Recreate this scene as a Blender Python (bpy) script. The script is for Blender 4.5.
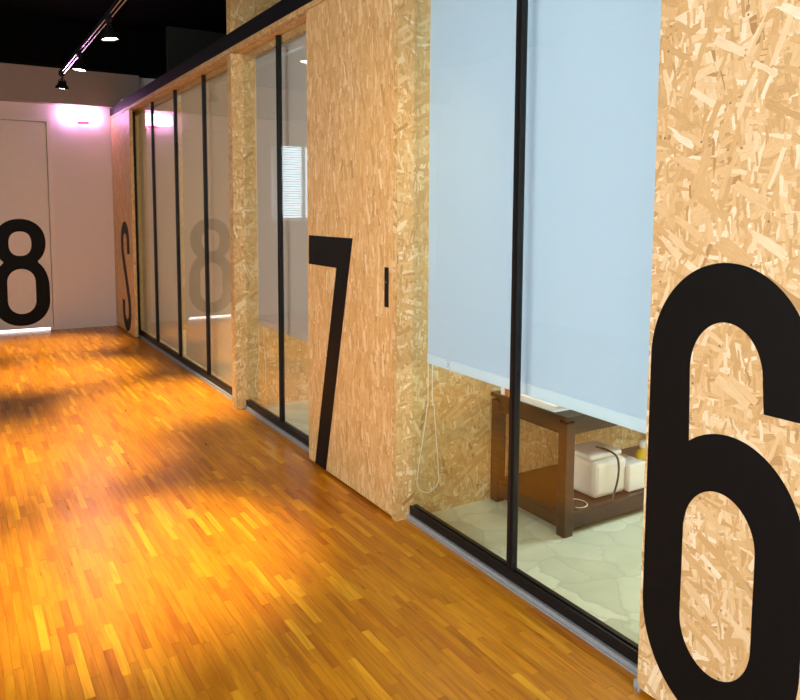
import bpy, bmesh, math, random
from mathutils import Vector, Matrix, Quaternion

random.seed(7)
for o in list(bpy.data.objects):
    bpy.data.objects.remove(o, do_unlink=True)
scene = bpy.context.scene
COL = scene.collection

# ------------------------------------------------------------------ camera
FPX, CY, YAW, PITCH, ROLL = 738.97, 277.25, 0.54538, 0.09024, 0.00467
CAM = Vector((-1.6615, 0.0, 1.4))
fwd = Vector((math.sin(YAW) * math.cos(PITCH), math.cos(YAW) * math.cos(PITCH), -math.sin(PITCH)))
rgt = Vector((math.cos(YAW), -math.sin(YAW), 0))
upv = rgt.cross(fwd)
r2 = math.cos(ROLL) * rgt + math.sin(ROLL) * upv
u2 = -math.sin(ROLL) * rgt + math.cos(ROLL) * upv
cd = bpy.data.cameras.new('camera')
cam = bpy.data.objects.new('camera', cd)
COL.objects.link(cam)
cam.matrix_world = Matrix(((r2.x, u2.x, -fwd.x, CAM.x), (r2.y, u2.y, -fwd.y, CAM.y),
                           (r2.z, u2.z, -fwd.z, CAM.z), (0, 0, 0, 1)))
cd.sensor_fit = 'HORIZONTAL'
cd.sensor_width = 36
cd.lens = FPX / 800 * 36
cd.shift_y = -(350 - CY) / 800
cd.clip_start = 0.05
scene.camera = cam

# ------------------------------------------------------------------ world, daylight, exposure
vs = scene.view_settings
vs.view_transform = 'Standard'
vs.look = 'None'
vs.gamma = 1
vs.use_curve_mapping = False
vs.exposure = 0.0

world = bpy.data.worlds.new('daylight')
scene.world = world
world.use_nodes = True
world.node_tree.nodes['Background'].inputs[0].default_value = (0.62, 0.8, 1.0, 1)
world.node_tree.nodes['Background'].inputs[1].default_value = 0.6


def area(name, loc, target, sx, sy, power, color):
    d = bpy.data.lights.new(name, 'AREA')
    d.shape = 'RECTANGLE'
    d.size, d.size_y = sx, sy
    d.energy = power
    d.color = color
    o = bpy.data.objects.new(name, d)
    COL.objects.link(o)
    o.location = loc
    v = Vector(target) - Vector(loc)
    o.rotation_euler = v.to_track_quat('-Z', 'Y').to_euler()
    return o


DAY = (0.72, 0.87, 1.0)
YB_LIGHT = -2.82
# daylight outside the openings; lounge and back windows are added for light
area('daylight_room_six', (3.75, 1.6, 1.75), (2.0, 1.6, 1.4), 1.5, 1.5, 225, DAY)
area('daylight_room_seven', (3.75, 3.9, 1.75), (2.0, 3.9, 1.4), 1.3, 1.5, 100, (.85, .92, 1.0))
area('daylight_room_eight', (3.75, 6.8, 1.75), (2.0, 6.8, 1.4), 1.6, 1.5, 120, (1.0, 0.90, 0.78))
area('added_lounge_fill', (-4.72, 0.6, 1.75), (-3.0, 0.6, 1.4), 2.6, 1.7, 225, (1.0, 0.98, 0.95))  # added side fill to brighten the doors
area('added_back_fill', (-2.5, YB_LIGHT, 1.75), (-2.5, 0, 1.6), 2.7, 1.7, 100, (1.0, 0.97, 0.93))  # added fill from behind the camera for end wall and doors
area('daylight_end_window', (-2.27, 9.75, 1.77), (-2.27, 8.0, 1.7), 1.0, 1.05, 20, DAY)
area('light_behind_door_eight', (-1.17, 9.95, 1.9), (-1.17, 9.7, 0), 0.8, 0.4, 60, (0.92, 0.95, 1.0))


# ------------------------------------------------------------------ node helpers
def new_mat(name):
    m = bpy.data.materials.new(name)
    m.use_nodes = True
    nt = m.node_tree
    b = nt.nodes['Principled BSDF']
    return m, nt, b


def N(nt, typ, **kw):
    n = nt.nodes.new(typ)
    for k, v in kw.items():
        setattr(n, k, v)
    return n


def L(nt, a, b):
    nt.links.new(a, b)


def val(nt, op, a, b=None, c=None):
    n = N(nt, 'ShaderNodeMath', operation=op)
    for i, x in enumerate((a, b, c)):
        if x is None:
            continue
        if isinstance(x, (int, float)):
            n.inputs[i].default_value = x
        else:
            L(nt, x, n.inputs[i])
    return n.outputs[0]


def ramp(nt, fac, stops, interp='LINEAR'):
    n = N(nt, 'ShaderNodeValToRGB')
    cr = n.color_ramp
    cr.interpolation = interp
    while len(cr.elements) < len(stops):
        cr.elements.new(0.5)
    for e, (p, c) in zip(cr.elements, stops):
        e.position = p
        e.color = (*c, 1)
    L(nt, fac, n.inputs[0])
    return n.outputs[0]


def mixc(nt, fac, a, b, blend='MIX'):
    n = N(nt, 'ShaderNodeMix', data_type='RGBA', blend_type=blend)
    for s, x in ((n.inputs[0], fac), (n.inputs[6], a), (n.inputs[7], b)):
        if isinstance(x, (int, float)):
            s.default_value = x
        elif isinstance(x, tuple):
            s.default_value = (*x, 1)
        else:
            L(nt, x, s)
    return n.outputs[2]


def bump(nt, height, strength, dist, bsdf):
    n = N(nt, 'ShaderNodeBump')
    n.inputs['Strength'].default_value = strength
    n.inputs['Distance'].default_value = dist
    L(nt, height, n.inputs['Height'])
    L(nt, n.outputs[0], bsdf.inputs['Normal'])


def plain(name, color, rough=0.6, metal=0.0, noise=0.06, nscale=30.0, bstr=0.05, spec=None):
    m, nt, b = new_mat(name)
    tc = N(nt, 'ShaderNodeTexCoord')
    nz = N(nt, 'ShaderNodeTexNoise')
    nz.inputs['Scale'].default_value = nscale
    nz.inputs['Detail'].default_value = 4
    L(nt, tc.outputs['Object'], nz.inputs['Vector'])
    lo = tuple(max(0, c * (1 - noise)) for c in color)
    hi = tuple(min(1, c * (1 + noise)) for c in color)
    L(nt, ramp(nt, nz.outputs[0], [(0.3, lo), (0.7, hi)]), b.inputs['Base Color'])
    b.inputs['Roughness'].default_value = rough
    b.inputs['Metallic'].default_value = metal
    if spec is not None:
        b.inputs['Specular IOR Level'].default_value = spec
    if bstr:
        bump(nt, nz.outputs[0], bstr, 0.002, b)
    return m


def emitter(name, color, strength):
    m, nt, b = new_mat(name)
    nz = N(nt, 'ShaderNodeTexNoise')
    nz.inputs['Scale'].default_value = 4
    L(nt, ramp(nt, nz.outputs[0], [(0.2, tuple(c * .97 for c in color)), (0.8, color)]), b.inputs['Emission Color'])
    b.inputs['Base Color'].default_value = (*color, 1)
    b.inputs['Emission Strength'].default_value = strength
    return m


def osb_material(name, tint=(1, 1, 1), seed=0, upright=1.0, contrast=1.0):
    """oriented strand board: layers of rectangular wood flakes lying at many angles"""
    m, nt, b = new_mat(name)
    rnd = random.Random(100 + seed)
    uv = N(nt, 'ShaderNodeTexCoord').outputs['UV']
    wn = N(nt, 'ShaderNodeTexNoise')
    wn.inputs['Scale'].default_value = 22
    wn.inputs['Detail'].default_value = 3
    L(nt, uv, wn.inputs['Vector'])
    sc = N(nt, 'ShaderNodeVectorMath', operation='SCALE')
    sub = N(nt, 'ShaderNodeVectorMath', operation='SUBTRACT')
    L(nt, wn.outputs['Color'], sub.inputs[0])
    sub.inputs[1].default_value = (.5, .5, .5)
    L(nt, sub.outputs[0], sc.inputs[0])
    sc.inputs['Scale'].default_value = 0.014
    add = N(nt, 'ShaderNodeVectorMath', operation='ADD')
    L(nt, uv, add.inputs[0])
    L(nt, sc.outputs[0], add.inputs[1])
    warped = add.outputs[0]
    T = lambda c: tuple(min(1, (m_ + (a - m_) * contrast) * t) for a, m_, t in zip(c, (.71, .50, .26), tint))
    stops = [(0.0, T((.40, .23, .09))), (0.03, T((.57, .37, .165))), (0.3, T((.66, .445, .21))), (0.55, T((.725, .515, .265))),
             (0.74, T((.77, .58, .33))), (0.88, T((.84, .68, .44))), (1.0, T((.94, .84, .66)))]
    color = None
    grain = None
    height = None
    NL = 13
    for i in range(NL):
        t = i / (NL - 1)
        ang = (i * 137.5 + rnd.uniform(-15, 15)) % 180
        # more flakes lie along the panel than across
        if i % 4 == 3:
            ang = 90 + (ang - 90) * .4
        ang = 90 + (ang - 90) * upright
        ln = (.10, .14, .08, .18, .11, .15, .07, .20, .12, .09, .16, .06, .13)[i]
        wd = (.05, .034, .020, .040, .024, .016, .022, .034, .016, .028, .020, .012, .030)[i]
        if i == 0:
            ln, wd = .10, .05
        mp = N(nt, 'ShaderNodeMapping', vector_type='TEXTURE')
        mp.inputs['Location'].default_value = (rnd.uniform(-9, 9), rnd.uniform(-9, 9), 0)
        mp.inputs['Rotation'].default_value = (0, 0, math.radians(ang))
        mp.inputs['Scale'].default_value = (ln * .9, wd * .85, 1)
        L(nt, warped, mp.inputs['Vector'])
        vo = N(nt, 'ShaderNodeTexVoronoi', voronoi_dimensions='2D', distance='CHEBYCHEV')
        vo.inputs['Scale'].default_value = 1
        L(nt, mp.outputs[0], vo.inputs['Vector'])
        sep = N(nt, 'ShaderNodeSeparateColor')
        L(nt, vo.outputs['Color'], sep.inputs[0])
        ci = ramp(nt, sep.outputs[0], stops)
        if color is None:
            color, grain, height = ci, mp.outputs[0], sep.outputs[1]
            continue
        keep = val(nt, 'GREATER_THAN', sep.outputs[2], 0.30 + 0.36 * t)
        size = val(nt, 'MULTIPLY_ADD', sep.outputs[1], 0.25, 0.27)
        inside = val(nt, 'LESS_THAN', vo.outputs['Distance'], size)
        mask = val(nt, 'MULTIPLY', keep, inside)
        # thin dark rim just around each flake
        rimd = val(nt, 'LESS_THAN', vo.outputs['Distance'], val(nt, 'ADD', size, 0.02))
        rim = val(nt, 'MULTIPLY', val(nt, 'MULTIPLY', keep, rimd), 0.10)
        color = mixc(nt, rim, color, T((.30, .17, .06)))
        color = mixc(nt, mask, color, ci)
        mv = N(nt, 'ShaderNodeMix', data_type='VECTOR')
        L(nt, mask, mv.inputs[0])
        L(nt, grain, mv.inputs[4])
        L(nt, mp.outputs[0], mv.inputs[5])
        grain = mv.outputs[1]
        mh = N(nt, 'ShaderNodeMix', data_type='FLOAT')
        L(nt, mask, mh.inputs[0])
        L(nt, height, mh.inputs[2])
        L(nt, val(nt, 'ADD', sep.outputs[1], 0.3 * t), mh.inputs[3])
        height = mh.outputs[0]
    gm = N(nt, 'ShaderNodeMapping')
    gm.inputs['Scale'].default_value = (1.5, 9, 1)
    L(nt, grain, gm.inputs['Vector'])
    gn = N(nt, 'ShaderNodeTexNoise')
    gn.inputs['Scale'].default_value = 2.0
    gn.inputs['Detail'].default_value = 5
    L(nt, gm.outputs[0], gn.inputs['Vector'])
    g = ramp(nt, gn.outputs[0], [(0.25, (.77, .72, .66)), (0.6, (1.03, 1.03, 1.03))])
    color = mixc(nt, 1.0, color, g, 'MULTIPLY')
    # tiny dark knots and bark flecks
    vk = N(nt, 'ShaderNodeTexVoronoi', voronoi_dimensions='2D')
    vk.inputs['Scale'].default_value = 26
    L(nt, uv, vk.inputs['Vector'])
    sk = N(nt, 'ShaderNodeSeparateColor')
    L(nt, vk.outputs['Color'], sk.inputs[0])
    kn = val(nt, 'MULTIPLY', val(nt, 'GREATER_THAN', sk.outputs[0], 0.93), val(nt, 'LESS_THAN', vk.outputs['Distance'], 0.085))
    color = mixc(nt, val(nt, 'MULTIPLY', kn, .8), color, T((.16, .08, .03)))
    L(nt, color, b.inputs['Base Color'])
    b.inputs['Roughness'].default_value = 0.5
    b.inputs['Specular IOR Level'].default_value = 0.35
    bump(nt, height, 0.25, 0.0012, b)
    return m


def parquet_material(name, use_object_color):
    m, nt, b = new_mat(name)
    if use_object_color:
        base = N(nt, 'ShaderNodeObjectInfo').outputs['Color']
    else:
        base = N(nt, 'ShaderNodeAttribute', attribute_name='strip_color').outputs['Color']
    geo = N(nt, 'ShaderNodeNewGeometry')
    sep = N(nt, 'ShaderNodeSeparateColor')
    L(nt, base, sep.inputs[0])
    cmb = N(nt, 'ShaderNodeCombineXYZ')
    L(nt, val(nt, 'MULTIPLY', sep.outputs[1], 57.0), cmb.inputs[0])
    L(nt, val(nt, 'MULTIPLY', sep.outputs[0], 33.0), cmb.inputs[1])
    ad = N(nt, 'ShaderNodeVectorMath', operation='ADD')
    L(nt, geo.outputs['Position'], ad.inputs[0])
    L(nt, cmb.outputs[0], ad.inputs[1])
    mp = N(nt, 'ShaderNodeMapping')
    mp.inputs['Scale'].default_value = (55, 4.0, 1)
    L(nt, ad.outputs[0], mp.inputs['Vector'])
    nz = N(nt, 'ShaderNodeTexNoise')
    nz.inputs['Scale'].default_value = 1.0
    nz.inputs['Detail'].default_value = 5
    nz.inputs['Distortion'].default_value = 0.8
    L(nt, mp.outputs[0], nz.inputs['Vector'])
    g = ramp(nt, nz.outputs[0], [(0.3, (.72, .62, .5)), (0.62, (1.05, 1.05, 1.05))])
    L(nt, mixc(nt, 1.0, base, g, 'MULTIPLY'), b.inputs['Base Color'])
    b.inputs['Roughness'].default_value = 0.34
    b.inputs['IOR'].default_value = 1.5
    rr = N(nt, 'ShaderNodeMapRange')
    rr.inputs[3].default_value = 0.24
    rr.inputs[4].default_value = 0.36
    L(nt, nz.outputs[0], rr.inputs[0])
    L(nt, rr.outputs[0], b.inputs['Roughness'])
    bump(nt, nz.outputs[0], 0.08, 0.001, b)
    return m


def marble_material():
    m, nt, b = new_mat('pale_stone_floor')
    tc = N(nt, 'ShaderNodeTexCoord').outputs['Object']
    nz = N(nt, 'ShaderNodeTexNoise')
    nz.inputs['Scale'].default_value = 5
    nz.inputs['Detail'].default_value = 6
    L(nt, tc, nz.inputs['Vector'])
    sc = N(nt, 'ShaderNodeVectorMath', operation='SCALE')
    L(nt, nz.outputs['Color'], sc.inputs[0])
    sc.inputs['Scale'].default_value = 0.22
    ad = N(nt, 'ShaderNodeVectorMath', operation='ADD')
    L(nt, tc, ad.inputs[0])
    L(nt, sc.outputs[0], ad.inputs[1])
    v = N(nt, 'ShaderNodeTexVoronoi', feature='DISTANCE_TO_EDGE', voronoi_dimensions='2D')
    v.inputs['Scale'].default_value = 5.5
    L(nt, ad.outputs[0], v.inputs['Vector'])
    v2 = N(nt, 'ShaderNodeTexVoronoi', voronoi_dimensions='2D')
    v2.inputs['Scale'].default_value = 5.5
    L(nt, ad.outputs[0], v2.inputs['Vector'])
    sp = N(nt, 'ShaderNodeSeparateColor')
    L(nt, v2.outputs['Color'], sp.inputs[0])
    patch = ramp(nt, sp.outputs[0], [(0, (.62, .60, .42)), (1, (.88, .85, .63))])
    cl = ramp(nt, nz.outputs[0], [(0.3, (.86, .88, .82)), (0.7, (1.05, 1.04, 1.0))])
    col = mixc(nt, 1.0, patch, cl, 'MULTIPLY')
    vein = ramp(nt, v.outputs['Distance'], [(0, (.35, .35, .35)), (0.05, (0, 0, 0))])
    col = mixc(nt, vein, col, (.40, .40, .27))
    L(nt, col, b.inputs['Base Color'])
    b.inputs['Roughness'].default_value = 0.4
    return m


def glass_material():
    m, nt, b = new_mat('clear_glass')
    nt.nodes.remove(b)
    out = [n for n in nt.nodes if n.type == 'OUTPUT_MATERIAL'][0]
    geo = N(nt, 'ShaderNodeNewGeometry')
    # same reflectance on both faces of the pane
    ior = val(nt, 'MULTIPLY_ADD', geo.outputs['Backfacing'], 1 / 1.5 - 1.5, 1.5)
    fr = N(nt, 'ShaderNodeFresnel')
    L(nt, ior, fr.inputs['IOR'])
    tr = N(nt, 'ShaderNodeBsdfTransparent')
    nz = N(nt, 'ShaderNodeTexNoise')
    nz.inputs['Scale'].default_value = 3
    L(nt, ramp(nt, nz.outputs[0], [(0.2, (.955, .975, .955)), (0.8, (.965, .98, .965))]), tr.inputs[0])
    gl = N(nt, 'ShaderNodeBsdfGlossy')
    gl.inputs['Roughness'].default_value = 0.0
    mx = N(nt, 'ShaderNodeMixShader')
    L(nt, fr.outputs[0], mx.inputs[0])
    L(nt, tr.outputs[0], mx.inputs[1])
    L(nt, gl.outputs[0], mx.inputs[2])
    L(nt, mx.outputs[0], out.inputs[0])
    return m


def blind_material(name, color, trans):
    m, nt, b = new_mat(name)
    nt.nodes.remove(b)
    out = [n for n in nt.nodes if n.type == 'OUTPUT_MATERIAL'][0]
    tc = N(nt, 'ShaderNodeTexCoord').outputs['UV']
    w = N(nt, 'ShaderNodeTexWave', wave_type='BANDS', bands_direction='Y')
    w.inputs['Scale'].default_value = 160
    w.inputs['Distortion'].default_value = 1.5
    L(nt, tc, w.inputs['Vector'])
    c = ramp(nt, w.outputs[0], [(0, tuple(x * .95 for x in color)), (1, color)])
    d = N(nt, 'ShaderNodeBsdfDiffuse')
    t = N(nt, 'ShaderNodeBsdfTranslucent')
    L(nt, c, d.inputs[0])
    L(nt, c, t.inputs[0])
    mx = N(nt, 'ShaderNodeMixShader')
    mx.inputs[0].default_value = trans
    L(nt, d.outputs[0], mx.inputs[1])
    L(nt, t.outputs[0], mx.inputs[2])
    L(nt, mx.outputs[0], out.inputs[0])
    return m


def wood_material(name, c1, c2, rough=0.4):
    m, nt, b = new_mat(name)
    tc = N(nt, 'ShaderNodeTexCoord').outputs['Object']
    mp = N(nt, 'ShaderNodeMapping')
    mp.inputs['Scale'].default_value = (3, 3, 40)
    L(nt, tc, mp.inputs['Vector'])
    nz = N(nt, 'ShaderNodeTexNoise')
    nz.inputs['Scale'].default_value = 1.5
    nz.inputs['Detail'].default_value = 5
    L(nt, mp.outputs[0], nz.inputs['Vector'])
    L(nt, ramp(nt, nz.outputs[0], [(0.3, c1), (0.7, c2)]), b.inputs['Base Color'])
    b.inputs['Roughness'].default_value = rough
    return m


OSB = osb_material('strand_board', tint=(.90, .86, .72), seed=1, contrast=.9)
OSB_LIT = osb_material('lit_strand_board', tint=(1.04, 1.03, 1.03), seed=1, contrast=.9)  # same board, tinted lighter to hold the strong light on the six door
OSB_UPRIGHT = osb_material('upright_strand_board', tint=(1.0, .93, .80), seed=2, upright=.28, contrast=.72)  # upright strands are real; the warm tint paints in warm lamp light
PARQ_OBJ = parquet_material('parquet_strip', True)
PARQ_ATT = parquet_material('parquet_strips_far', False)
JOINT = plain('floor_underlay', (.24, .085, .010), 0.8)
STONE = marble_material()
GLASS = glass_material()
WALL = plain('painted_wall', (.79, .71, .68), 0.7, noise=.02, nscale=60, bstr=.04)
DOORW = plain('white_door_laminate', (.80, .72, .67), 0.5, noise=.02, nscale=15, bstr=.02)
GREYW = plain('grey_upper_wall', (.019, .022, .019), 0.9)
BULK = plain('taupe_bulkhead_paint', (.37, .30, .27), 0.8, noise=.03)
BLACKC = plain('black_ceiling_paint', (.0028, .003, .0033), 0.95, noise=.3, nscale=6, spec=.05)
BEAM = plain('black_steel_paint', (.008, .009, .011), 0.6, noise=.1, spec=.12)
VINYL = plain('black_vinyl', (.005, .005, .0055), 0.5, noise=.1, bstr=.01, spec=.12)
FRAME = plain('black_frame', (.008, .008, .009), 0.4, noise=.1, bstr=.02, spec=.25)
ALU = plain('brushed_aluminium', (.34, .37, .41), 0.45, metal=.2, noise=.12, nscale=80)
CHROME = plain('chrome', (.8, .8, .82), 0.2, metal=1.0, noise=.02, bstr=0)
BLIND6 = blind_material('pale_blue_blind_fabric', (.70, .80, .92), 0.55)
BLIND7 = blind_material('grey_blind_fabric', (.80, .78, .78), 0.42)
BLIND8 = blind_material('beige_grey_blind_fabric', (.84, .77, .68), 0.42)
HEM = blind_material('white_hem_fabric', (.80, .88, .96), 0.6)
CORD = plain('white_cord', (.82, .80, .70), 0.5, noise=.03, bstr=0)
DARKWOOD = wood_material('dark_walnut', (.011, .006, .0035), (.024, .012, .006))
PAPER = plain('paper', (.85, .82, .76), 0.8, noise=.03)
PRINTW = plain('white_plastic', (.84, .80, .72), 0.45, noise=.02, bstr=.01)
YELLOW = plain('yellow_plastic', (.80, .55, .04), 0.45)
RED = plain('red_cover', (.50, .12, .10), 0.5)
CREAM = plain('cream_cover', (.75, .66, .40), 0.6)
DARKC = plain('dark_cable', (.03, .022, .016), 0.5)
TAG = plain('grey_print', (.42, .45, .50), 0.7)
LENS = emitter('lamp_lens', (1.0, .86, .66), 30)
PINK = emitter('pink_lamp_glow', (.97, .48, 1.0), 22)
REDL = emitter('red_indicator', (1.0, .10, .30), 1.2)
VENET = plain('white_slat', (.80, .83, .84), 0.45, noise=.02, bstr=0)
CEILW = plain('white_ceiling_paint', (.8, .8, .78), 0.8, noise=.02)


# ------------------------------------------------------------------ mesh helpers
def box_uv(bm, off=(0, 0)):
    uvl = bm.loops.layers.uv.verify()
    for f in bm.faces:
        n = f.normal
        ax = max(range(3), key=lambda i: abs(n[i]))
        for lp in f.loops:
            c = lp.vert.co
            if ax == 0:
                uv = (c.y, c.z)
            elif ax == 1:
                uv = (c.x + 3.3, c.z + 5.1)
            else:
                uv = (c.y + 1.7, c.x + 7.9)
            lp[uvl].uv = (uv[0] + off[0], uv[1] + off[1])


def bx(bm, x0, x1, y0, y1, z0, z1, bev=0.0):
    g = bmesh.ops.create_cube(bm, size=1)
    vs_ = g['verts']
    bmesh.ops.scale(bm, vec=(x1 - x0, y1 - y0, z1 - z0), verts=vs_)
    bmesh.ops.translate(bm, vec=((x0 + x1) / 2, (y0 + y1) / 2, (z0 + z1) / 2), verts=vs_)
    if bev:
        es = list({e for v in vs_ for e in v.link_edges})
        bmesh.ops.bevel(bm, geom=es, offset=bev, segments=2, profile=.5, affect='EDGES')
    return bm


def lathe(bm, prof, seg=24, mat=Matrix.Identity(4)):
    rings = []
    for r, z in prof:
        if r < 1e-6:
            rings.append([bm.verts.new(mat @ Vector((0, 0, z)))])
        else:
            rings.append([bm.verts.new(mat @ Vector((r * math.cos(2 * math.pi * k / seg), r * math.sin(2 * math.pi * k / seg), z))) for k in range(seg)])
    for a, b in zip(rings, rings[1:]):
        for k in range(seg):
            k2 = (k + 1) % seg
            if len(a) == 1 and len(b) == 1:
                continue
            if len(a) == 1:
                bm.faces.new((a[0], b[k2], b[k]))
            elif len(b) == 1:
                bm.faces.new((a[k], a[k2], b[0]))
            else:
                bm.faces.new((a[k], a[k2], b[k2], b[k]))
    bmesh.ops.recalc_face_normals(bm, faces=bm.faces)
    return bm


def tube(bm, pts, r, seg=8, closed=False):
    pts = [Vector(p) for p in pts]
    n = len(pts)
    rings = []
    prev = None
    for i, p in enumerate(pts):
        a = pts[i - 1] if (i or closed) else p
        c = pts[(i + 1) % n] if (i < n - 1 or closed) else p
        d = (c - a).normalized()
        if prev is None:
            s = d.orthogonal().normalized()
        else:
            s = (prev - d * prev.dot(d)).normalized()
        prev = s
        t = d.cross(s)
        rings.append([bm.verts.new(p + r * (math.cos(2 * math.pi * k / seg) * s + math.sin(2 * math.pi * k / seg) * t)) for k in range(seg)])
    rng = range(n) if closed else range(n - 1)
    for i in rng:
        a, b = rings[i], rings[(i + 1) % n]
        for k in range(seg):
            bm.faces.new((a[k], a[(k + 1) % seg], b[(k + 1) % seg], b[k]))
    if not closed:
        bm.faces.new(rings[0][::-1])
        bm.faces.new(rings[-1])
    bmesh.ops.recalc_face_normals(bm, faces=bm.faces)
    return bm


def smooth_path(pts, sub=8, closed=False):
    P = [Vector(p) for p in pts]
    n = len(P)
    out = []
    for i in range(n if closed else n - 1):
        g = (lambda k: P[k % n]) if closed else (lambda k: P[min(max(k, 0), n - 1)])
        p0, p1, p2, p3 = g(i - 1), g(i), g(i + 1), g(i + 2)
        for s in range(sub):
            t = s / sub
            out.append(0.5 * ((2 * p1) + (p2 - p0) * t + (2 * p0 - 5 * p1 + 4 * p2 - p3) * t * t + (3 * p1 - p0 - 3 * p2 + p3) * t ** 3))
    if not closed:
        out.append(P[-1])
    return out


def obj(name, bm, mat, parent=None, smooth=False, uvoff=None):
    bm.normal_update()
    if uvoff is None:
        uvoff = (random.uniform(0, 40), random.uniform(0, 40))
    box_uv(bm, uvoff)
    me = bpy.data.meshes.new(name)
    bm.to_mesh(me)
    bm.free()
    me.materials.append(mat)
    if smooth:
        for p in me.polygons:
            p.use_smooth = True
    o = bpy.data.objects.new(name, me)
    COL.objects.link(o)
    if parent is not None:
        o.parent = parent
        # meshes are modelled in place: undo the offset of the Empty at the thing's base
        if parent.parent is None:
            o.matrix_parent_inverse = Matrix.Translation(-parent.location)
    return o


def box(name, mat, parent, x0, x1, y0, y1, z0, z1, bev=0.0):
    return obj(name, bx(bmesh.new(), x0, x1, y0, y1, z0, z1, bev), mat, parent)


def tag(o, label, cat, group=None, kind=None):
    o['label'] = label
    o['category'] = cat
    if group:
        o['group'] = group
    if kind:
        o['kind'] = kind
    return o


def thing(name, loc, label, cat, group=None, kind=None):
    o = bpy.data.objects.new(name, None)
    COL.objects.link(o)
    o.location = loc
    o.empty_display_size = .05
    return tag(o, label, cat, group, kind)


def wall_with_opening_x(bm, x0, x1, y0, y1, z0, z1, oy0, oy1, oz0, oz1):
    bx(bm, x0, x1, y0, oy0, z0, z1)
    bx(bm, x0, x1, oy1, y1, z0, z1)
    bx(bm, x0, x1, oy0, oy1, z0, oz0)
    bx(bm, x0, x1, oy0, oy1, oz1, z1)


def wall_holes_y(bm, y0, y1, x0, x1, z0, z1, holes):
    """wall in a Y plane with rectangular openings (hx0,hx1,hz0,hz1), sorted by x"""
    cur = x0
    for hx0, hx1, hz0, hz1 in holes:
        bx(bm, cur, hx0, y0, y1, z0, z1)
        if hz0 > z0:
            bx(bm, hx0, hx1, y0, y1, z0, hz0)
        bx(bm, hx0, hx1, y0, y1, hz1, z1)
        cur = hx1
    bx(bm, cur, x1, y0, y1, z0, z1)


# ------------------------------------------------------------------ dimensions
YE = 9.34            # end wall
G = 0.085            # glass plane of the partition, the doors run at X = 0
ZC = 3.45            # black ceiling
XL = -4.5            # left wall of the lounge
YB = -2.6            # wall behind the camera
XR = 3.6             # far side of the rooms

# ------------------------------------------------------------------ floor
fl = box('floor', JOINT, None, XL, 0.07, YB, YE + .04, -0.06, -0.006)
tag(fl, 'orange parquet floor of short staggered wooden strips along the corridor', 'floor', kind='structure')


def pix(P):
    q = Vector(P) - CAM
    z = q.dot(fwd)
    if z < .05:
        return None
    return 400 + FPX * q.dot(r2) / z, CY - FPX * q.dot(u2) / z, z


strips = []
SW = 0.028
nx = int((0.066 - XL) / SW)
rs = random.Random(3)
for ix in range(nx):
    x0 = 0.066 - (ix + 1) * SW
    y = YB - rs.uniform(0, .3)
    while y < YE + .03:
        ln = rs.choice((.14, .20, .24, .28, .32, .38))
        y1 = min(y + ln, YE + .035)
        if y1 - y > .03:
            strips.append((x0, max(y, YB), y1))
        y = y1 if y1 - y > .001 else y + .1


def strip_color():
    t = rs.random()
    k = rs.random()
    if k < .09:
        c = (.74, .33, .012)
    elif k < .16:
        c = (.45, .140, .003)
    else:
        a, b = (.50, .172, .003), (.64, .250, .006)
        c = tuple(p + (q - p) * t for p, q in zip(a, b))
    return tuple(v * rs.uniform(.97, 1.03) for v in c)


def shown_area(s):
    x0, y0, y1 = s
    if x0 + SW > 0.062:
        return 0
    c = pix((x0 + SW / 2, (y0 + y1) / 2, 0))
    if c is None or not (4 < c[0] < 796 and 4 < c[1] < 696):
        return 0
    # behind the doors and posts of the partition
    return (y1 - y0) / c[2] ** 3


scored = sorted(strips, key=shown_area, reverse=True)
near = [s for s in scored[:300] if shown_area(s) > 0]
near_set = set(near)
unit_bm = bmesh.new()
bx(unit_bm, 0, 1, 0, 1, -1, 0)
bmesh.ops.delete(unit_bm, geom=[f for f in unit_bm.faces if f.normal.z < -.5], context='FACES')
unit = bpy.data.meshes.new('floor_strip')
unit_bm.to_mesh(unit)
unit_bm.free()
unit.materials.append(PARQ_OBJ)
GAP = 0.0005
for s in near:
    x0, y0, y1 = s
    o = bpy.data.objects.new('floor_strip', unit)
    COL.objects.link(o)
    o.parent = fl
    o.location = (x0 + GAP / 2, y0 + GAP / 2, rs.uniform(-.0004, .0004))
    o.scale = (SW - GAP, y1 - y0 - GAP, 0.009)
    o.color = (*strip_color(), 1)
verts, faces, cols = [], [], []
for s in strips:
    if s in near_set:
        continue
    x0, y0, y1 = s
    a, b, c, d = x0 + GAP / 2, x0 + SW - GAP / 2, y0 + GAP / 2, y1 - GAP / 2
    zt = rs.uniform(-.0004, .0004)
    k = len(verts)
    verts += [(a, c, zt), (b, c, zt), (b, d, zt), (a, d, zt), (a, c, -.009), (b, c, -.009), (b, d, -.009), (a, d, -.009)]
    faces += [(k, k + 1, k + 2, k + 3), (k, k + 4, k + 5, k + 1), (k + 1, k + 5, k + 6, k + 2), (k + 2, k + 6, k + 7, k + 3), (k + 3, k + 7, k + 4, k)]
    cols += [strip_color()] * 5
me = bpy.data.meshes.new('floor_strips')
me.from_pydata(verts, [], faces)
at = me.attributes.new('strip_color', 'FLOAT_COLOR', 'FACE')
for i, c in enumerate(cols):
    at.data[i].color = (*c, 1)
me.materials.append(PARQ_ATT)
fs = bpy.data.objects.new('floor_strips', me)
COL.objects.link(fs)
fs.parent = fl
fs['kind'] = 'stuff'

rf = box('floor', STONE, None, 0.07, XR, YB, YE, -0.06, 0.0)
tag(rf, 'pale veined stone floor inside the glazed rooms', 'floor', kind='structure')
bf = box('floor', plain('white_tile', (.85, .86, .88), .5), None, -2.0, -.4, YE + .04, YE + 1.2, -.06, 0.0)
tag(bf, 'bright white floor seen through the gap under the door with the number 8', 'floor', kind='structure')

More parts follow.
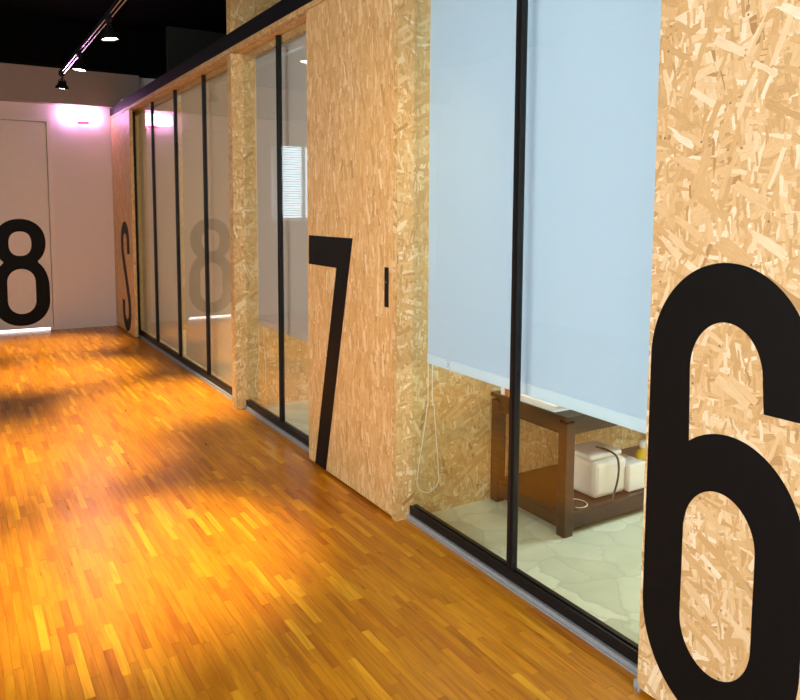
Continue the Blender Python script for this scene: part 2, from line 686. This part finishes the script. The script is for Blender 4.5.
# ------------------------------------------------------------------ ceiling and outer walls
o = box('ceiling', BLACKC, None, XL - .1, XR + .1, YB - .1, YE + 1.2, ZC, ZC + .1)
tag(o, 'black painted open ceiling above the corridor and rooms', 'ceiling', kind='structure')
o = box('trim_1', BLACKC, None, XL, .70, YE - .30, YE - .002, 2.968, ZC, .004)
tag(o, 'black ceiling beam crossing in front of the end wall', 'beam', kind='structure')

DX0, DX1, DZ = -1.62, -0.69, 2.38     # door with the 8
WX0, WX1, WZ0, WZ1 = -2.84, -1.825, 1.24, 2.30
bm = bmesh.new()
wall_holes_y(bm, YE, YE + .12, XL, XR, -.02, ZC, [(WX0, WX1, WZ0, WZ1), (DX0, DX1, -.03, DZ)])
o = obj('wall_end', bm, WALL)
tag(o, 'off-white end wall around the white door with the 8', 'wall', kind='structure')
o = box('trim_2', BULK, None, XL, .31, YE - .14, YE - .001, 2.577, 2.967, .003)
tag(o, 'taupe grey bulkhead hanging above the pink lamp on the end wall', 'bulkhead', kind='structure')

bm = bmesh.new()
wall_with_opening_x(bm, XL - .12, XL, YB, YE, -.02, ZC, -.8, 2.0, .9, 2.6)  # window opening added to let the side fill in
o = obj('wall_left', bm, WALL)
tag(o, 'white wall with an added wide window opposite the glazed rooms', 'wall', kind='structure')
bm = bmesh.new()
wall_holes_y(bm, YB - .12, YB, XL, XR, -.02, ZC, [(-3.9, -1.1, .9, 2.6)])  # window opening added to let the back fill in
o = obj('wall_back', bm, WALL)
tag(o, 'white wall with an added wide window at the near end of the corridor', 'wall', kind='structure')
bm = bmesh.new()
for (a, b_, o0, o1) in ((YB, 2.8, .9, 2.3), (2.8, 5.0, 3.3, 4.5), (5.0, YE, 6.0, 7.6)):
    wall_with_opening_x(bm, XR, XR + .12, a, b_, -.02, ZC, o0, o1, 1.0, 2.5)
o = obj('wall_right', bm, WALL)
tag(o, 'white outer wall with windows at the back of the glazed rooms', 'wall', kind='structure')
# small store behind the door with the 8
bm = bmesh.new()
bx(bm, -2.0, -1.9, YE + .12, YE + 1.2, 0, 2.6)
bx(bm, -.5, -.4, YE + .12, YE + 1.2, 0, 2.6)
bx(bm, -1.9, -.5, YE + 1.1, YE + 1.2, 0, 2.6)
bx(bm, -1.9, -.5, YE + .12, YE + 1.1, 2.5, 2.6)
o = obj('wall_store', bm, WALL)
tag(o, 'white walls of the lit room behind the door with the 8', 'wall', kind='structure')


def room_window(n, y0, y1, label, x=XR):
    w = thing('window_%d' % n, (x + .06, (y0 + y1) / 2, 1.0), label, 'window', kind='structure')
    a, b_ = x + .03, x + .08
    z0, z1 = 1.0, 2.5
    if x < 0:
        a, b_, z0, z1 = x - .08, x - .03, .9, 2.6
    bm = bmesh.new()
    bx(bm, a, b_, y0, y0 + .05, z0, z1)
    bx(bm, a, b_, y1 - .05, y1, z0, z1)
    bx(bm, a, b_, y0 + .05, y1 - .05, z0, z0 + .05)
    bx(bm, a, b_, y0 + .05, y1 - .05, z1 - .05, z1)
    m_ = (y0 + y1) / 2
    bx(bm, a, b_, m_ - .025, m_ + .025, z0 + .05, z1 - .05)
    obj('window_frame', bm, FRAME, w)
    for p, q in ((y0 + .05, m_ - .025), (m_ + .025, y1 - .05)):
        box('glass_pane', GLASS, w, (a + b_) / 2 - .003, (a + b_) / 2 + .003, p, q, z0 + .05, z1 - .05)


room_window(5, .9, 2.3, 'black framed outer window behind the blind of the room by the 6')
room_window(6, 3.3, 4.5, 'black framed outer window behind the blind of the room by the 7')
room_window(7, 6.0, 7.6, 'black framed outer window of the room with four glass panes')
room_window(8, -.8, 2.0, 'added wide black framed window in the white wall opposite the 6', XL)

# ------------------------------------------------------------------ strand board dividers between the rooms
def divider(y0, y1, label, notch=None, top=ZC, x1=XR):
    bm = bmesh.new()
    if notch:
        bx(bm, 0.0, .05, y0, notch, 0, 2.45)
        bx(bm, .05, G + .08, y0, y1, 0, 2.40)
        bx(bm, G + .08, x1, y0, y1, 0, top)
        bx(bm, 0.0, G + .08, y0, y1, 2.586, top)
    else:
        bx(bm, 0.0, G + .08, y0, y1, 0, 2.45)
        bx(bm, G + .08, x1, y0, y1, 0, top)
        bx(bm, 0.0, G + .08, y0, y1, 2.586, top)
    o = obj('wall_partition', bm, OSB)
    return tag(o, label, 'partition wall', kind='structure')


divider(2.765, 2.845, 'strand board dividing wall and post beside the door with the 7', notch=2.80)
divider(4.95, 5.03, 'full height strand board dividing wall and post beside the glass with the reflected 8')
divider(8.60, 8.68, 'strand board dividing wall behind the panel with the S', top=2.6)
divider(-.35, -.27, 'strand board dividing wall beyond the door with the 6')
o = box('wall_upper', GREYW, None, .505, XR, 8.62, 8.70, 2.61, 3.445)
tag(o, 'dim grey wall section above the dark beam near the ceiling', 'wall', kind='structure')

for a, b_, lab in ((-.27, 2.765, 'room beside the 6'), (2.845, 4.95, 'room beside the 7'), (5.03, 8.60, 'room with four glass panes')):
    o = box('ceiling', CEILW, None, .125, XR, a, b_, 2.60, 2.64)  # unseen panel added to keep room daylight off the upper boards
    tag(o, 'added low white light blocking panel over the ' + lab, 'ceiling', kind='structure')

# ------------------------------------------------------------------ beam, soffit and header over the partition
o = box('trim_3', BEAM, None, -.004, .03, YB, YE, 2.487, 2.585, .002)
tag(o, 'long black beam along the top of the strand board partition', 'beam', kind='structure')
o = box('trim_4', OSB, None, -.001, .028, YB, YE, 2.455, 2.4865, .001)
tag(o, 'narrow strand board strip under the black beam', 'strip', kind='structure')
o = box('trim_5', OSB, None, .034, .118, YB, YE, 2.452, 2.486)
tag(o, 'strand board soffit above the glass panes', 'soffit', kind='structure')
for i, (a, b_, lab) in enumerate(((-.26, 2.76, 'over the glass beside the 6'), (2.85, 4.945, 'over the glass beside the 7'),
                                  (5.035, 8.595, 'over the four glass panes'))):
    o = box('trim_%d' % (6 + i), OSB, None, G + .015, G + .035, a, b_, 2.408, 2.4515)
    tag(o, 'strand board header board ' + lab, 'header', kind='structure')


# ------------------------------------------------------------------ glazed fronts
def glazed(n, y0, y1, mull, label, sill=True):
    w = thing('window_%d' % n, (G, (y0 + y1) / 2, 0), label, 'glass wall', kind='structure')
    MW, MT = .034, .026
    zb, zt = .058, 2.4515
    # rail with a raised lip and a shallow groove
    bm = bmesh.new()
    bx(bm, G - .013, G + .026, y0, y1, .021, .050, .002)
    bx(bm, G - .013, G - .004, y0, y1, .050, .060, .001)
    bx(bm, G + .008, G + .026, y0, y1, .050, .060, .001)
    obj('bottom_rail', bm, FRAME, w)
    bm = bmesh.new()
    bx(bm, G - .025, G + .03, y0, y1, -.004, .0205, .002)
    bx(bm, G - .031, G - .025, y0, y1, -.004, .006, .001)
    obj('sill_strip', bm, ALU, w)
    edges = [y0] + sorted(mull) + [y1]
    for a, b_ in zip(edges, edges[1:]):
        p = a + (MW / 2 if a != y0 else 0.001)
        q = b_ - (MW / 2 if b_ != y1 else 0.001)
        box('glass_pane', GLASS, w, G - .003, G + .003, p, q, .0505, zt)
    for m_ in mull:
        mo = obj('mullion', bx(bmesh.new(), G - MT / 2, G + MT / 2, m_ - MW / 2, m_ + MW / 2, zb + .003, zt, .002), FRAME, w)
        box('mullion_bead', FRAME, mo, G - MT / 2 - .004, G - MT / 2, m_ - .006, m_ + .006, zb + .003, zt)
    return w


glazed(1, -.26, 2.764, [2.060, .62], 'black framed glass front between the 6 and 7 doors with a pale blue blind behind')
glazed(2, 2.846, 4.949, [4.311], 'black framed glass front beside the 7 with a grey blind behind')
glazed(3, 5.031, 8.599, [5.865, 6.732, 7.600, 8.472], 'row of four glass panes that mirrors the 8 of the end door')
o = box('trim_9', VENET, None, .042, .056, 8.47, 8.49, .0, 2.40)
tag(o, 'thin vertical metal strip beside the panel with the S', 'strip', kind='structure')


# ------------------------------------------------------------------ numerals
def ell(cx, cy, a, b, t0, t1, n=40, p=2.0):
    out = []
    for i in range(n + 1):
        t = math.radians(t0 + (t1 - t0) * i / n)
        c, s = math.cos(t), math.sin(t)
        out.append((cx + a * math.copysign(abs(c) ** (2 / p), c), cy + b * math.copysign(abs(s) ** (2 / p), s)))
    return out


def glyph(name, outlines, thick, M, parent, label):
    cu = bpy.data.curves.new(name, 'CURVE')
    cu.dimensions = '2D'
    cu.fill_mode = 'BOTH'
    cu.extrude = thick / 2
    for pts in outlines:
        sp = cu.splines.new('POLY')
        sp.points.add(len(pts) - 1)
        for q, (x, y) in zip(sp.points, pts):
            q.co = (x, y, 0, 1)
        sp.use_cyclic_u = True
    tmp = bpy.data.objects.new(name + '_tmp', cu)
    COL.objects.link(tmp)
    dg = bpy.context.evaluated_depsgraph_get()
    me = bpy.data.meshes.new_from_object(tmp.evaluated_get(dg))
    bm = bmesh.new()
    bm.from_mesh(me)
    bpy.data.objects.remove(tmp, do_unlink=True)
    bpy.data.curves.remove(cu)
    bpy.data.meshes.remove(me)
    bmesh.ops.transform(bm, matrix=M, verts=bm.verts)
    o = obj(name, bm, VINYL, parent)
    o['label'] = label
    return o


def side_matrix(yc, x):        # u -> -Y, v -> Z, w -> -X
    return Matrix(((0, 0, -1, x), (-1, 0, 0, yc), (0, 1, 0, 0), (0, 0, 0, 1)))


def end_matrix(xc, y):         # u -> +X, v -> Z, w -> -Y
    return Matrix(((1, 0, 0, xc), (0, 0, -1, y), (0, 1, 0, 0), (0, 0, 0, 1)))


SIX = [[(.23, .913), (.23, 1.0)] + ell(0, 1.0, .23, .273, 0, 180, 60) + ell(0, .31, .23, .28, 180, 360, 60)
       + ell(.02, .58, .21, .255, 0, 124, 50) + [(-.1035, .99)] + ell(0, .99, .1035, .132, 180, 0, 50) + [(.110, .913)],
       ell(0, .31, .105, .13, 180, 360, 40) + ell(0, .55, .105, .13, 0, 158, 40) + [(-.1005, .58)]]
up8 = ell(0, 1.015, .262, .27, -49, 229, 80, 2.15)
SIX[1][-1] = (-.105, .56)
lo8 = ell(0, .50, .288, .36, 127, 180, 24, 2.1) + ell(0, .36, .288, .29, 180, 360, 60, 2.1) + ell(0, .50, .288, .36, 0, 53, 24, 2.1)
EIGHT = [up8 + lo8, ell(0, 1.006, .115, .1375, 0, 360, 60, 2.4)[:-1],
         ell(0, .565, .144, .155, 0, 180, 40, 2.1) + ell(0, .363, .144, .155, 180, 360, 40, 2.1)]
SEVEN = [[(-.291, 1.264), (.221, 1.264), (-.090, .013), (-.227, .013), (.044, 1.108), (-.291, 1.108)]]
# the S as a stroked centre line
cl_ = [Vector((.165, .905))] + [Vector(p) for p in ell(0, 1.03, .165, .168, 0, 180, 30)] + \
      [Vector((p[0], p[1])) for p in smooth_path([(-.163, .97, 0), (-.13, .87, 0), (0, .645, 0), (.13, .42, 0), (.163, .32, 0)], 10)] + \
      [Vector(p) for p in ell(0, .262, .165, .168, 0, -180, 30)] + [Vector((-.165, .37))]
lft, rgt_ = [], []
for i, p in enumerate(cl_):
    d = (cl_[min(i + 1, len(cl_) - 1)] - cl_[max(i - 1, 0)]).normalized()
    nrm = Vector((-d.y, d.x)) * .066
    lft.append(tuple(p + nrm))
    rgt_.append(tuple(p - nrm))
ESS = [lft + rgt_[::-1]]


# ------------------------------------------------------------------ doors
def sliding_door(n, y0, y1, label, z0=.014, z1=2.452, x0=-.001, x1=.033, board=None):
    d = thing('door_%d' % n, (0, (y0 + y1) / 2, 0), label, 'door', kind='structure')
    obj('door_panel', bx(bmesh.new(), x0, x1, y0, y1, z0, z1, .0012), board or OSB_UPRIGHT, d)
    return d


d6 = sliding_door(1, .44, 1.388, 'strand board sliding door with a big black 6', board=OSB_LIT)
glyph('numeral', SIX, .0016, side_matrix(1.148, -.0018), d6, 'big black vinyl number 6')
gd = obj('floor_guide', bx(bmesh.new(), -.002, .024, 1.380, 1.402, -.002, .030, .003), ALU, d6)
gd['label'] = 'small grey metal floor guide'
obj('guide_pin', lathe(bmesh.new(), [(0, -.004), (.006, -.004), (.006, .014), (0, .014)], 12, Matrix.Translation((-.006, 1.390, 0))), CHROME, gd)

d7 = sliding_door(2, 2.802, 3.710, 'strand board sliding door with a big black 7 and dark flush pull')
glyph('numeral', SEVEN, .0016, side_matrix(3.400, -.0018), d7, 'big black vinyl number 7')
fp = obj('flush_pull', bx(bmesh.new(), -.0035, -.0005, 2.833, 2.869, .966, 1.146, .0012), FRAME, d7)
fp['label'] = 'narrow black flush pull'
obj('screw', lathe(bmesh.new(), [(0, -.0015), (.004, -.0015), (.004, .0015), (0, .0015)], 12,
                   Matrix.Translation((-.0040, 2.852, 1.080)) @ Matrix.Rotation(math.pi / 2, 4, 'Y')), CHROME, fp)

dS = sliding_door(4, 8.275, 9.325, 'strand board panel with a tall black S at the far end')
glyph('numeral', ESS, .0016, side_matrix(8.675, -.0018), dS, 'tall black vinyl letter S')

d8 = thing('door_3', ((DX0 + DX1) / 2, YE, 0), 'white door with a big black 8 and bright gap below', 'door', kind='structure')
obj('door_panel', bx(bmesh.new(), DX0 + .006, DX1 - .006, YE + .004, YE + .045, .034, DZ - .005, .002), DOORW, d8)
bm = bmesh.new()
for a, b_, z0, z1 in ((DX0 - .045, DX0, .001, DZ + .045), (DX1, DX1 + .045, .001, DZ + .045), (DX0, DX1, DZ, DZ + .045)):
    bx(bm, a, b_, YE - .010, YE - .0005, z0, z1, .002)
for a, b_, z0, z1 in ((DX0, DX0 + .03, .001, DZ), (DX1 - .03, DX1, .001, DZ), (DX0 + .03, DX1 - .03, DZ - .03, DZ)):
    bx(bm, a, b_, YE + .0455, YE + .075, z0, z1)
obj('door_frame', bm, DOORW, d8)
glyph('numeral', EIGHT, .0016, end_matrix(-1.005, YE + .0032), d8, 'big black vinyl number 8')

# ------------------------------------------------------------------ end wall window with its venetian blind
w = thing('window_4', ((WX0 + WX1) / 2, YE + .06, WZ0), 'white window in the end wall mirrored in the glass beside the 7', 'window', kind='structure')
bm = bmesh.new()
for a, b_, z0, z1 in ((WX0, WX0 + .045, WZ0, WZ1), (WX1 - .045, WX1, WZ0, WZ1), (WX0 + .045, WX1 - .045, WZ0, WZ0 + .045),
                      (WX0 + .045, WX1 - .045, WZ1 - .045, WZ1), ((WX0 + WX1) / 2 - .022, (WX0 + WX1) / 2 + .022, WZ0 + .045, WZ1 - .045)):
    bx(bm, a, b_, YE + .07, YE + .11, z0, z1, .002)
obj('window_frame', bm, VENET, w)
for a, b_ in ((WX0 + .045, (WX0 + WX1) / 2 - .022), ((WX0 + WX1) / 2 + .022, WX1 - .045)):
    box('glass_pane', GLASS, w, a, b_, YE + .087, YE + .093, WZ0 + .045, WZ1 - .045)
vb = thing('venetian_blind', ((WX0 + WX1) / 2, YE + .03, WZ1), 'white venetian blind hanging in the end wall window', 'venetian blind')
box('head_rail', VENET, vb, WX0 + .01, WX1 - .01, YE + .015, YE + .055, WZ1 - .05, WZ1 - .004, .002)
sbm = bmesh.new()
bx(sbm, WX0 + .012, WX1 - .012, -.014, .014, -.0008, .0008)
bmesh.ops.rotate(sbm, cent=(0, 0, 0), matrix=Matrix.Rotation(math.radians(28), 3, 'X'), verts=sbm.verts)
s0 = obj('slat', sbm, VENET)
ns = 31
for i in range(ns):
    s = s0 if i == 0 else s0.copy()
    if i:
        COL.objects.link(s)
    s.parent = vb
    s.matrix_parent_inverse = Matrix.Translation(-vb.location)
    s.location = (0, YE + .035, WZ0 + .02 + i * .0325)

# ------------------------------------------------------------------ roller blinds
def roller_blind(y0, y1, x, zb, fabric, label, cord=None, mark=False):
    b = thing('roller_blind', (x, (y0 + y1) / 2, zb), label, 'roller blind', 'roller blinds behind the glass fronts')
    f = obj('fabric', bx(bmesh.new(), x - .0006, x + .0006, y0, y1, zb + .045, 2.455), fabric, b)
    h = obj('hem_bar', bx(bmesh.new(), x - .004, x + .004, y0, y1, zb, zb + .0455, .002), HEM if fabric is BLIND6 else fabric, b)
    obj('roller_tube', lathe(bmesh.new(), [(0, y0), (.02, y0), (.02, y1), (0, y1)], 16,
                             Matrix.Translation((x + .020, 0, 2.470)) @ Matrix(((0, 1, 0, 0), (0, 0, 1, 0), (1, 0, 0, 0), (0, 0, 0, 1)))), VENET, b, smooth=True)
    if cord:
        obj('pull_cord', tube(bmesh.new(), smooth_path(cord, 8, True), .0018, 6, True), CORD, b, smooth=True)
    if mark:
        bm = bmesh.new()
        yy, zz, s = 2.585, zb + .024, .016
        xx = x - .0048
        bx(bm, xx, xx + .0006, yy - s, yy + s, zz + s - .003, zz + s)
        bx(bm, xx, xx + .0006, yy - s * .5, yy + s * .6, zz + .002, zz + .005)
        for sg in (1, -1):
            g = bmesh.new()
            bx(g, xx, xx + .0006, -s, s, -.0015, .0015)
            bmesh.ops.rotate(g, cent=(0, 0, 0), matrix=Matrix.Rotation(sg * .8, 3, 'X'), verts=g.verts)
            bmesh.ops.translate(g, vec=(0, yy, zz - .004), verts=g.verts)
            t_ = bpy.data.meshes.new('t')
            g.to_mesh(t_)
            g.free()
            bm.from_mesh(t_)
            bpy.data.meshes.remove(t_)
        o_ = obj('printed_mark', bm, TAG, h)
        o_['label'] = 'small grey printed mark'
    return b


def cord_loop(y, xa, xb, xl, xr, ztop, zbot):
    return [(xa, y, ztop), (xa - .005, y, ztop - .2), (xl, y, zbot + .10), (xl + .004, y, zbot + .03), ((xl + xr) / 2, y, zbot),
            (xr - .004, y, zbot + .03), (xr, y, zbot + .10), (xb + .012, y, ztop - .2), (xb, y, ztop), (xb, y, 2.44), (xa, y, 2.44)]


roller_blind(.35, 2.752, .158, .712, BLIND6, 'pale blue roller blind half lowered behind the glass between 6 and 7',
             cord_loop(2.758, .164, .186, .112, .225, .70, .105), True)
roller_blind(3.0, 4.90, .158, .600, BLIND7, 'grey roller blind half lowered behind the glass beside the 7',
             cord_loop(4.925, .164, .200, .135, .21, .55, .10))
roller_blind(5.05, 6.81, .158, .045, BLIND8, 'beige grey roller blind fully lowered behind the panes next to the post')
roller_blind(6.915, 8.56, .158, .045, BLIND8, 'beige grey roller blind fully lowered behind the panes next to the S panel')

# ------------------------------------------------------------------ track lighting
TX, TZ = -0.667, 2.73
tr = thing('lighting_track', (TX, 3.0, TZ), 'long black lighting track hanging under the dark ceiling', 'lighting track')
Y0T, Y1T = YB + .3, 8.09
secs = [Y0T, 1.0, 4.2, 5.56, 6.92, Y1T]
for a, b_ in zip(secs, secs[1:]):
    bm = bmesh.new()
    bx(bm, TX - .018, TX + .018, a + .02, b_ - .02, TZ + .010, TZ + .022)
    bx(bm, TX - .018, TX - .008, a + .02, b_ - .02, TZ - .012, TZ + .010)
    bx(bm, TX + .008, TX + .018, a + .02, b_ - .02, TZ - .012, TZ + .010)
    r_ = obj('rail', bm, BEAM, tr)
    for sx in (-1, 1):
        box('conductor', CHROME, r_, TX + sx * .0135 - .004, TX + sx * .0135 + .004, a + .05, b_ - .05, TZ - .0135, TZ - .012)
for y in secs:
    box('coupler', BEAM, tr, TX - .021, TX + .021, y - .045, y + .045, TZ - .016, TZ + .025, .003)
for y in (-.5, 1.6, 3.7):
    obj('hanger_rod', tube(bmesh.new(), [(TX, y, TZ + .020), (TX, y, ZC)], .004, 8), BEAM, tr)

HEADZ = -.075


def spotlight(y, target, power, label, cone=41, blend=1.0, color=(1.0, .80, .48), group='spotlights on the track'):
    s = thing('spotlight', (TX, y, TZ - .016), label, 'spotlight', group)
    base = Vector((TX, y, TZ - .016))
    box('adapter', BEAM, s, TX - .016, TX + .016, y - .05, y + .05, base.z - .024, base.z, .003)
    piv = base + Vector((0, 0, -.090))
    obj('stem', tube(bmesh.new(), [base + Vector((0, 0, -.022)), piv + Vector((0, 0, .03))], .008, 10), BEAM, s, smooth=True)
    d = (Vector(target) - piv).normalized()
    q = d.to_track_quat('-Z', 'Y')
    M = Matrix.Translation(piv) @ q.to_matrix().to_4x4()
    yk = tube(bmesh.new(), [M @ Vector(p) for p in ((-.05, 0, -.01), (-.05, 0, .028), (-.035, 0, .036), (.035, 0, .036), (.05, 0, .028), (.05, 0, -.01))], .004, 6)
    obj('yoke', yk, BEAM, s, smooth=True)
    hd = obj('lamp_head', lathe(bmesh.new(), [(0, .026), (.026, .026), (.030, .020), (.036, .0), (.058, -.030), (.062, -.040), (.062, -.052), (.056, -.052), (.054, -.040), (0, -.036)], 28, M), BEAM, s, smooth=False)
    obj('lens', lathe(bmesh.new(), [(0, -.0475), (.030, -.0470), (.0535, -.0440), (.0535, -.0415), (0, -.0415)], 28, M), LENS, hd, smooth=True)
    obj('cable', tube(bmesh.new(), smooth_path([base + Vector((.012, .03, -.02)), base + Vector((.03, .045, -.05)), piv + Vector((.02, .03, .02)), M @ Vector((.02, 0, .024))], 6), .0025, 6), DARKC, s, smooth=True)
    ld = bpy.data.lights.new('spot_beam', 'SPOT')
    ld.energy = power
    ld.color = color
    ld.spot_size = math.radians(cone)
    ld.spot_blend = blend
    ld.shadow_soft_size = .05
    lo = bpy.data.objects.new('spot_beam', ld)
    COL.objects.link(lo)
    lo.parent = s
    lo.matrix_parent_inverse = Matrix.Translation(-s.location)
    lo.matrix_world = M @ Matrix.Translation((0, 0, -.060))
    lo.matrix_parent_inverse = Matrix.Identity(4)
    lo.location = (M @ Vector((0, 0, -.060))) - base
    lo.rotation_euler = q.to_euler()
    return s


P0 = 730
spotlight(8.05, (-.85, 8.25, 0), P0 * .75, 'small black spotlight at the far end of the ceiling track')
spotlight(6.90, (-.92, 6.85, 0), P0, 'black spotlight in the middle of the three lit on the track')
spotlight(5.55, (-.38, 5.45, 0), P0, 'black spotlight on the track with the largest glowing lens')
spotlight(3.95, (-1.30, 4.55, 0), P0, 'black spotlight on the track over the parquet before the 7')
spotlight(3.05, (-1.12, 3.00, 0), P0, 'black spotlight on the track over the parquet beside the 7')
spotlight(1.75, (0, 3.15, .95), P0 * .07, 'added unseen black spotlight on the track turned to the door with the 7', cone=58, color=(1.0, .72, .38))  # added out of view to warm and brighten that door

# ------------------------------------------------------------------ pink emergency lamp on the end wall
em = thing('wall_lamp', (-.32, YE, 2.44), 'glaring pink white lamp box on the end wall under the bulkhead', 'wall lamp')
box('back_plate', VENET, em, -.50, -.17, YE - .03, YE - .0005, 2.415, 2.53, .004)
lampbm = bmesh.new()
bx(lampbm, -.53, -.14, YE - .085, YE - .031, 2.405, 2.545, .025)
obj('diffuser', lampbm, PINK, em, smooth=True)
ind = obj('indicator_bar', bx(bmesh.new(), -.37, -.25, YE - .075, YE - .04, 2.375, 2.404, .004), REDL, em)
ind['label'] = 'small red indicator under the diffuser'

# ------------------------------------------------------------------ low table in the room by the 6
TX0, TX1, TY0, TY1 = .53, 1.75, 2.245, 2.755
tb = thing('low_table', ((TX0 + TX1) / 2, (TY0 + TY1) / 2, 0), 'dark wooden low table with a bottom shelf behind the glass', 'table')
LW = .05
for x in (TX0, TX1 - LW):
    for y in (TY0, TY1 - LW):
        obj('leg', bx(bmesh.new(), x, x + LW, y, y + LW, 0, .50, .002), DARKWOOD, tb)
for x in (TX0 + .008, TX1 - .04):
    box('apron', DARKWOOD, tb, x, x + .03, TY0 + LW, TY1 - LW, .447, .512, .002)
for y in (TY0 + .008, TY1 - .04):
    box('apron', DARKWOOD, tb, TX0 + LW, TX1 - LW, y, y + .03, .447, .512, .002)
bm = bmesh.new()
for i in range(6):
    a = TX0 - .005 + i * (TX1 - TX0 + .01) / 6
    bx(bm, a + .001, a + (TX1 - TX0 + .01) / 6 - .001, TY0 - .005, TY1 + .003, .513, .533, .002)
obj('table_top', bm, DARKWOOD, tb)
bm = bmesh.new()
bx(bm, TX0 + .010, TX1 - .010, TY0 + .010, TY1 - .010, .088, .102, .001)
bx(bm, TX0 + .008, TX0 + .034, TY0 + LW, TY1 - LW, .030, .088, .002)
bx(bm, TX1 - .034, TX1 - .008, TY0 + LW, TY1 - LW, .030, .088, .002)
bx(bm, TX0 + LW, TX1 - LW, TY0 + .008, TY0 + .034, .030, .088, .002)
bx(bm, TX0 + LW, TX1 - LW, TY1 - .034, TY1 - .008, .030, .088, .002)
obj('bottom_shelf', bm, DARKWOOD, tb)

# papers and books on the table top
bm = bmesh.new()
for i in range(5):
    s = random.uniform(-.006, .006)
    bx(bm, .54 + s, .76 + s, 2.33 + s, 2.60 - s, .5335 + i * .0055, .5335 + (i + 1) * .0055 - .0005)
tag(obj('paper_stack', bm, PAPER), 'stack of white papers on the dark low table', 'papers')
bk = thing('book', (.55, 2.63, .5335), 'yellow book standing on the low table', 'book', 'books standing on the low table')


def book(y, w_, hgt, cover, root):
    bm = bmesh.new()
    bx(bm, .54, .70, y, y + .004, .5335, .5335 + hgt)
    bx(bm, .54, .70, y + w_ - .004, y + w_, .5335, .5335 + hgt)
    bx(bm, .536, .540, y, y + w_, .5335, .5335 + hgt)
    obj('cover', bm, cover, root)
    box('pages', PAPER, root, .5405, .694, y + .0045, y + w_ - .0045, .536, .5305 + hgt)


book(2.615, .022, .17, YELLOW, bk)
bk = thing('book', (.55, 2.65, .5335), 'red book standing on the low table', 'book', 'books standing on the low table')
book(2.642, .020, .18, RED, bk)
bk = thing('book', (.55, 2.68, .5335), 'cream book standing on the low table', 'book', 'books standing on the low table')
book(2.668, .026, .16, PAPER, bk)

# white appliance on the bottom shelf
ap = thing('appliance', (.85, 2.45, .1025), 'white plastic office machine on the bottom shelf of the dark table', 'machine')
obj('body', bx(bmesh.new(), .765, .970, 2.30, 2.49, .1025, .272, .022), PRINTW, ap, smooth=False)
obj('lid', bx(bmesh.new(), .755, .965, 2.325, 2.495, .2725, .300, .012), PRINTW, ap)
obj('side_tray', bx(bmesh.new(), .971, 1.085, 2.285, 2.47, .1025, .232, .008), PRINTW, ap)
cpts = smooth_path([(.87, 2.40, .306), (.88, 2.33, .304), (.888, 2.290, .286), (.893, 2.281, .24), (.888, 2.281, .18), (.868, 2.279, .13), (.84, 2.268, .109)], 8)
obj('power_cable', tube(bmesh.new(), cpts, .005, 8), DARKC, ap, smooth=True)['label'] = 'dark cable hanging over the front'
pk = thing('bottle', (1.15, 2.40, .1025), 'yellow and white plastic bottle beside the white machine', 'bottle')
obj('bottle_body', lathe(bmesh.new(), [(0, .1025), (.036, .1025), (.040, .108), (.040, .22), (.030, .25), (.016, .262), (.016, .268), (0, .268)], 24, Matrix.Translation((1.15, 2.36, 0))), YELLOW, pk, smooth=True)
obj('cap', lathe(bmesh.new(), [(0, .2685), (.020, .2685), (.020, .30), (.016, .305), (0, .305)], 20, Matrix.Translation((1.15, 2.36, 0))), PAPER, pk, smooth=True)
loop = [(.665 + .048 * math.cos(t), 2.315 + .05 * math.sin(t), .1052 + .0) for t in [i * 2 * math.pi / 40 - 2.4 for i in range(34)]]
loop += [(.60, 2.355, .107), (.615, 2.37, .110), (.63, 2.36, .108), (.645, 2.372, .108)]
tag(obj('charging_cable', tube(bmesh.new(), smooth_path(loop, 3), .0022, 6), CORD, None, smooth=True), 'thin white cable looped on the bottom shelf', 'cable')
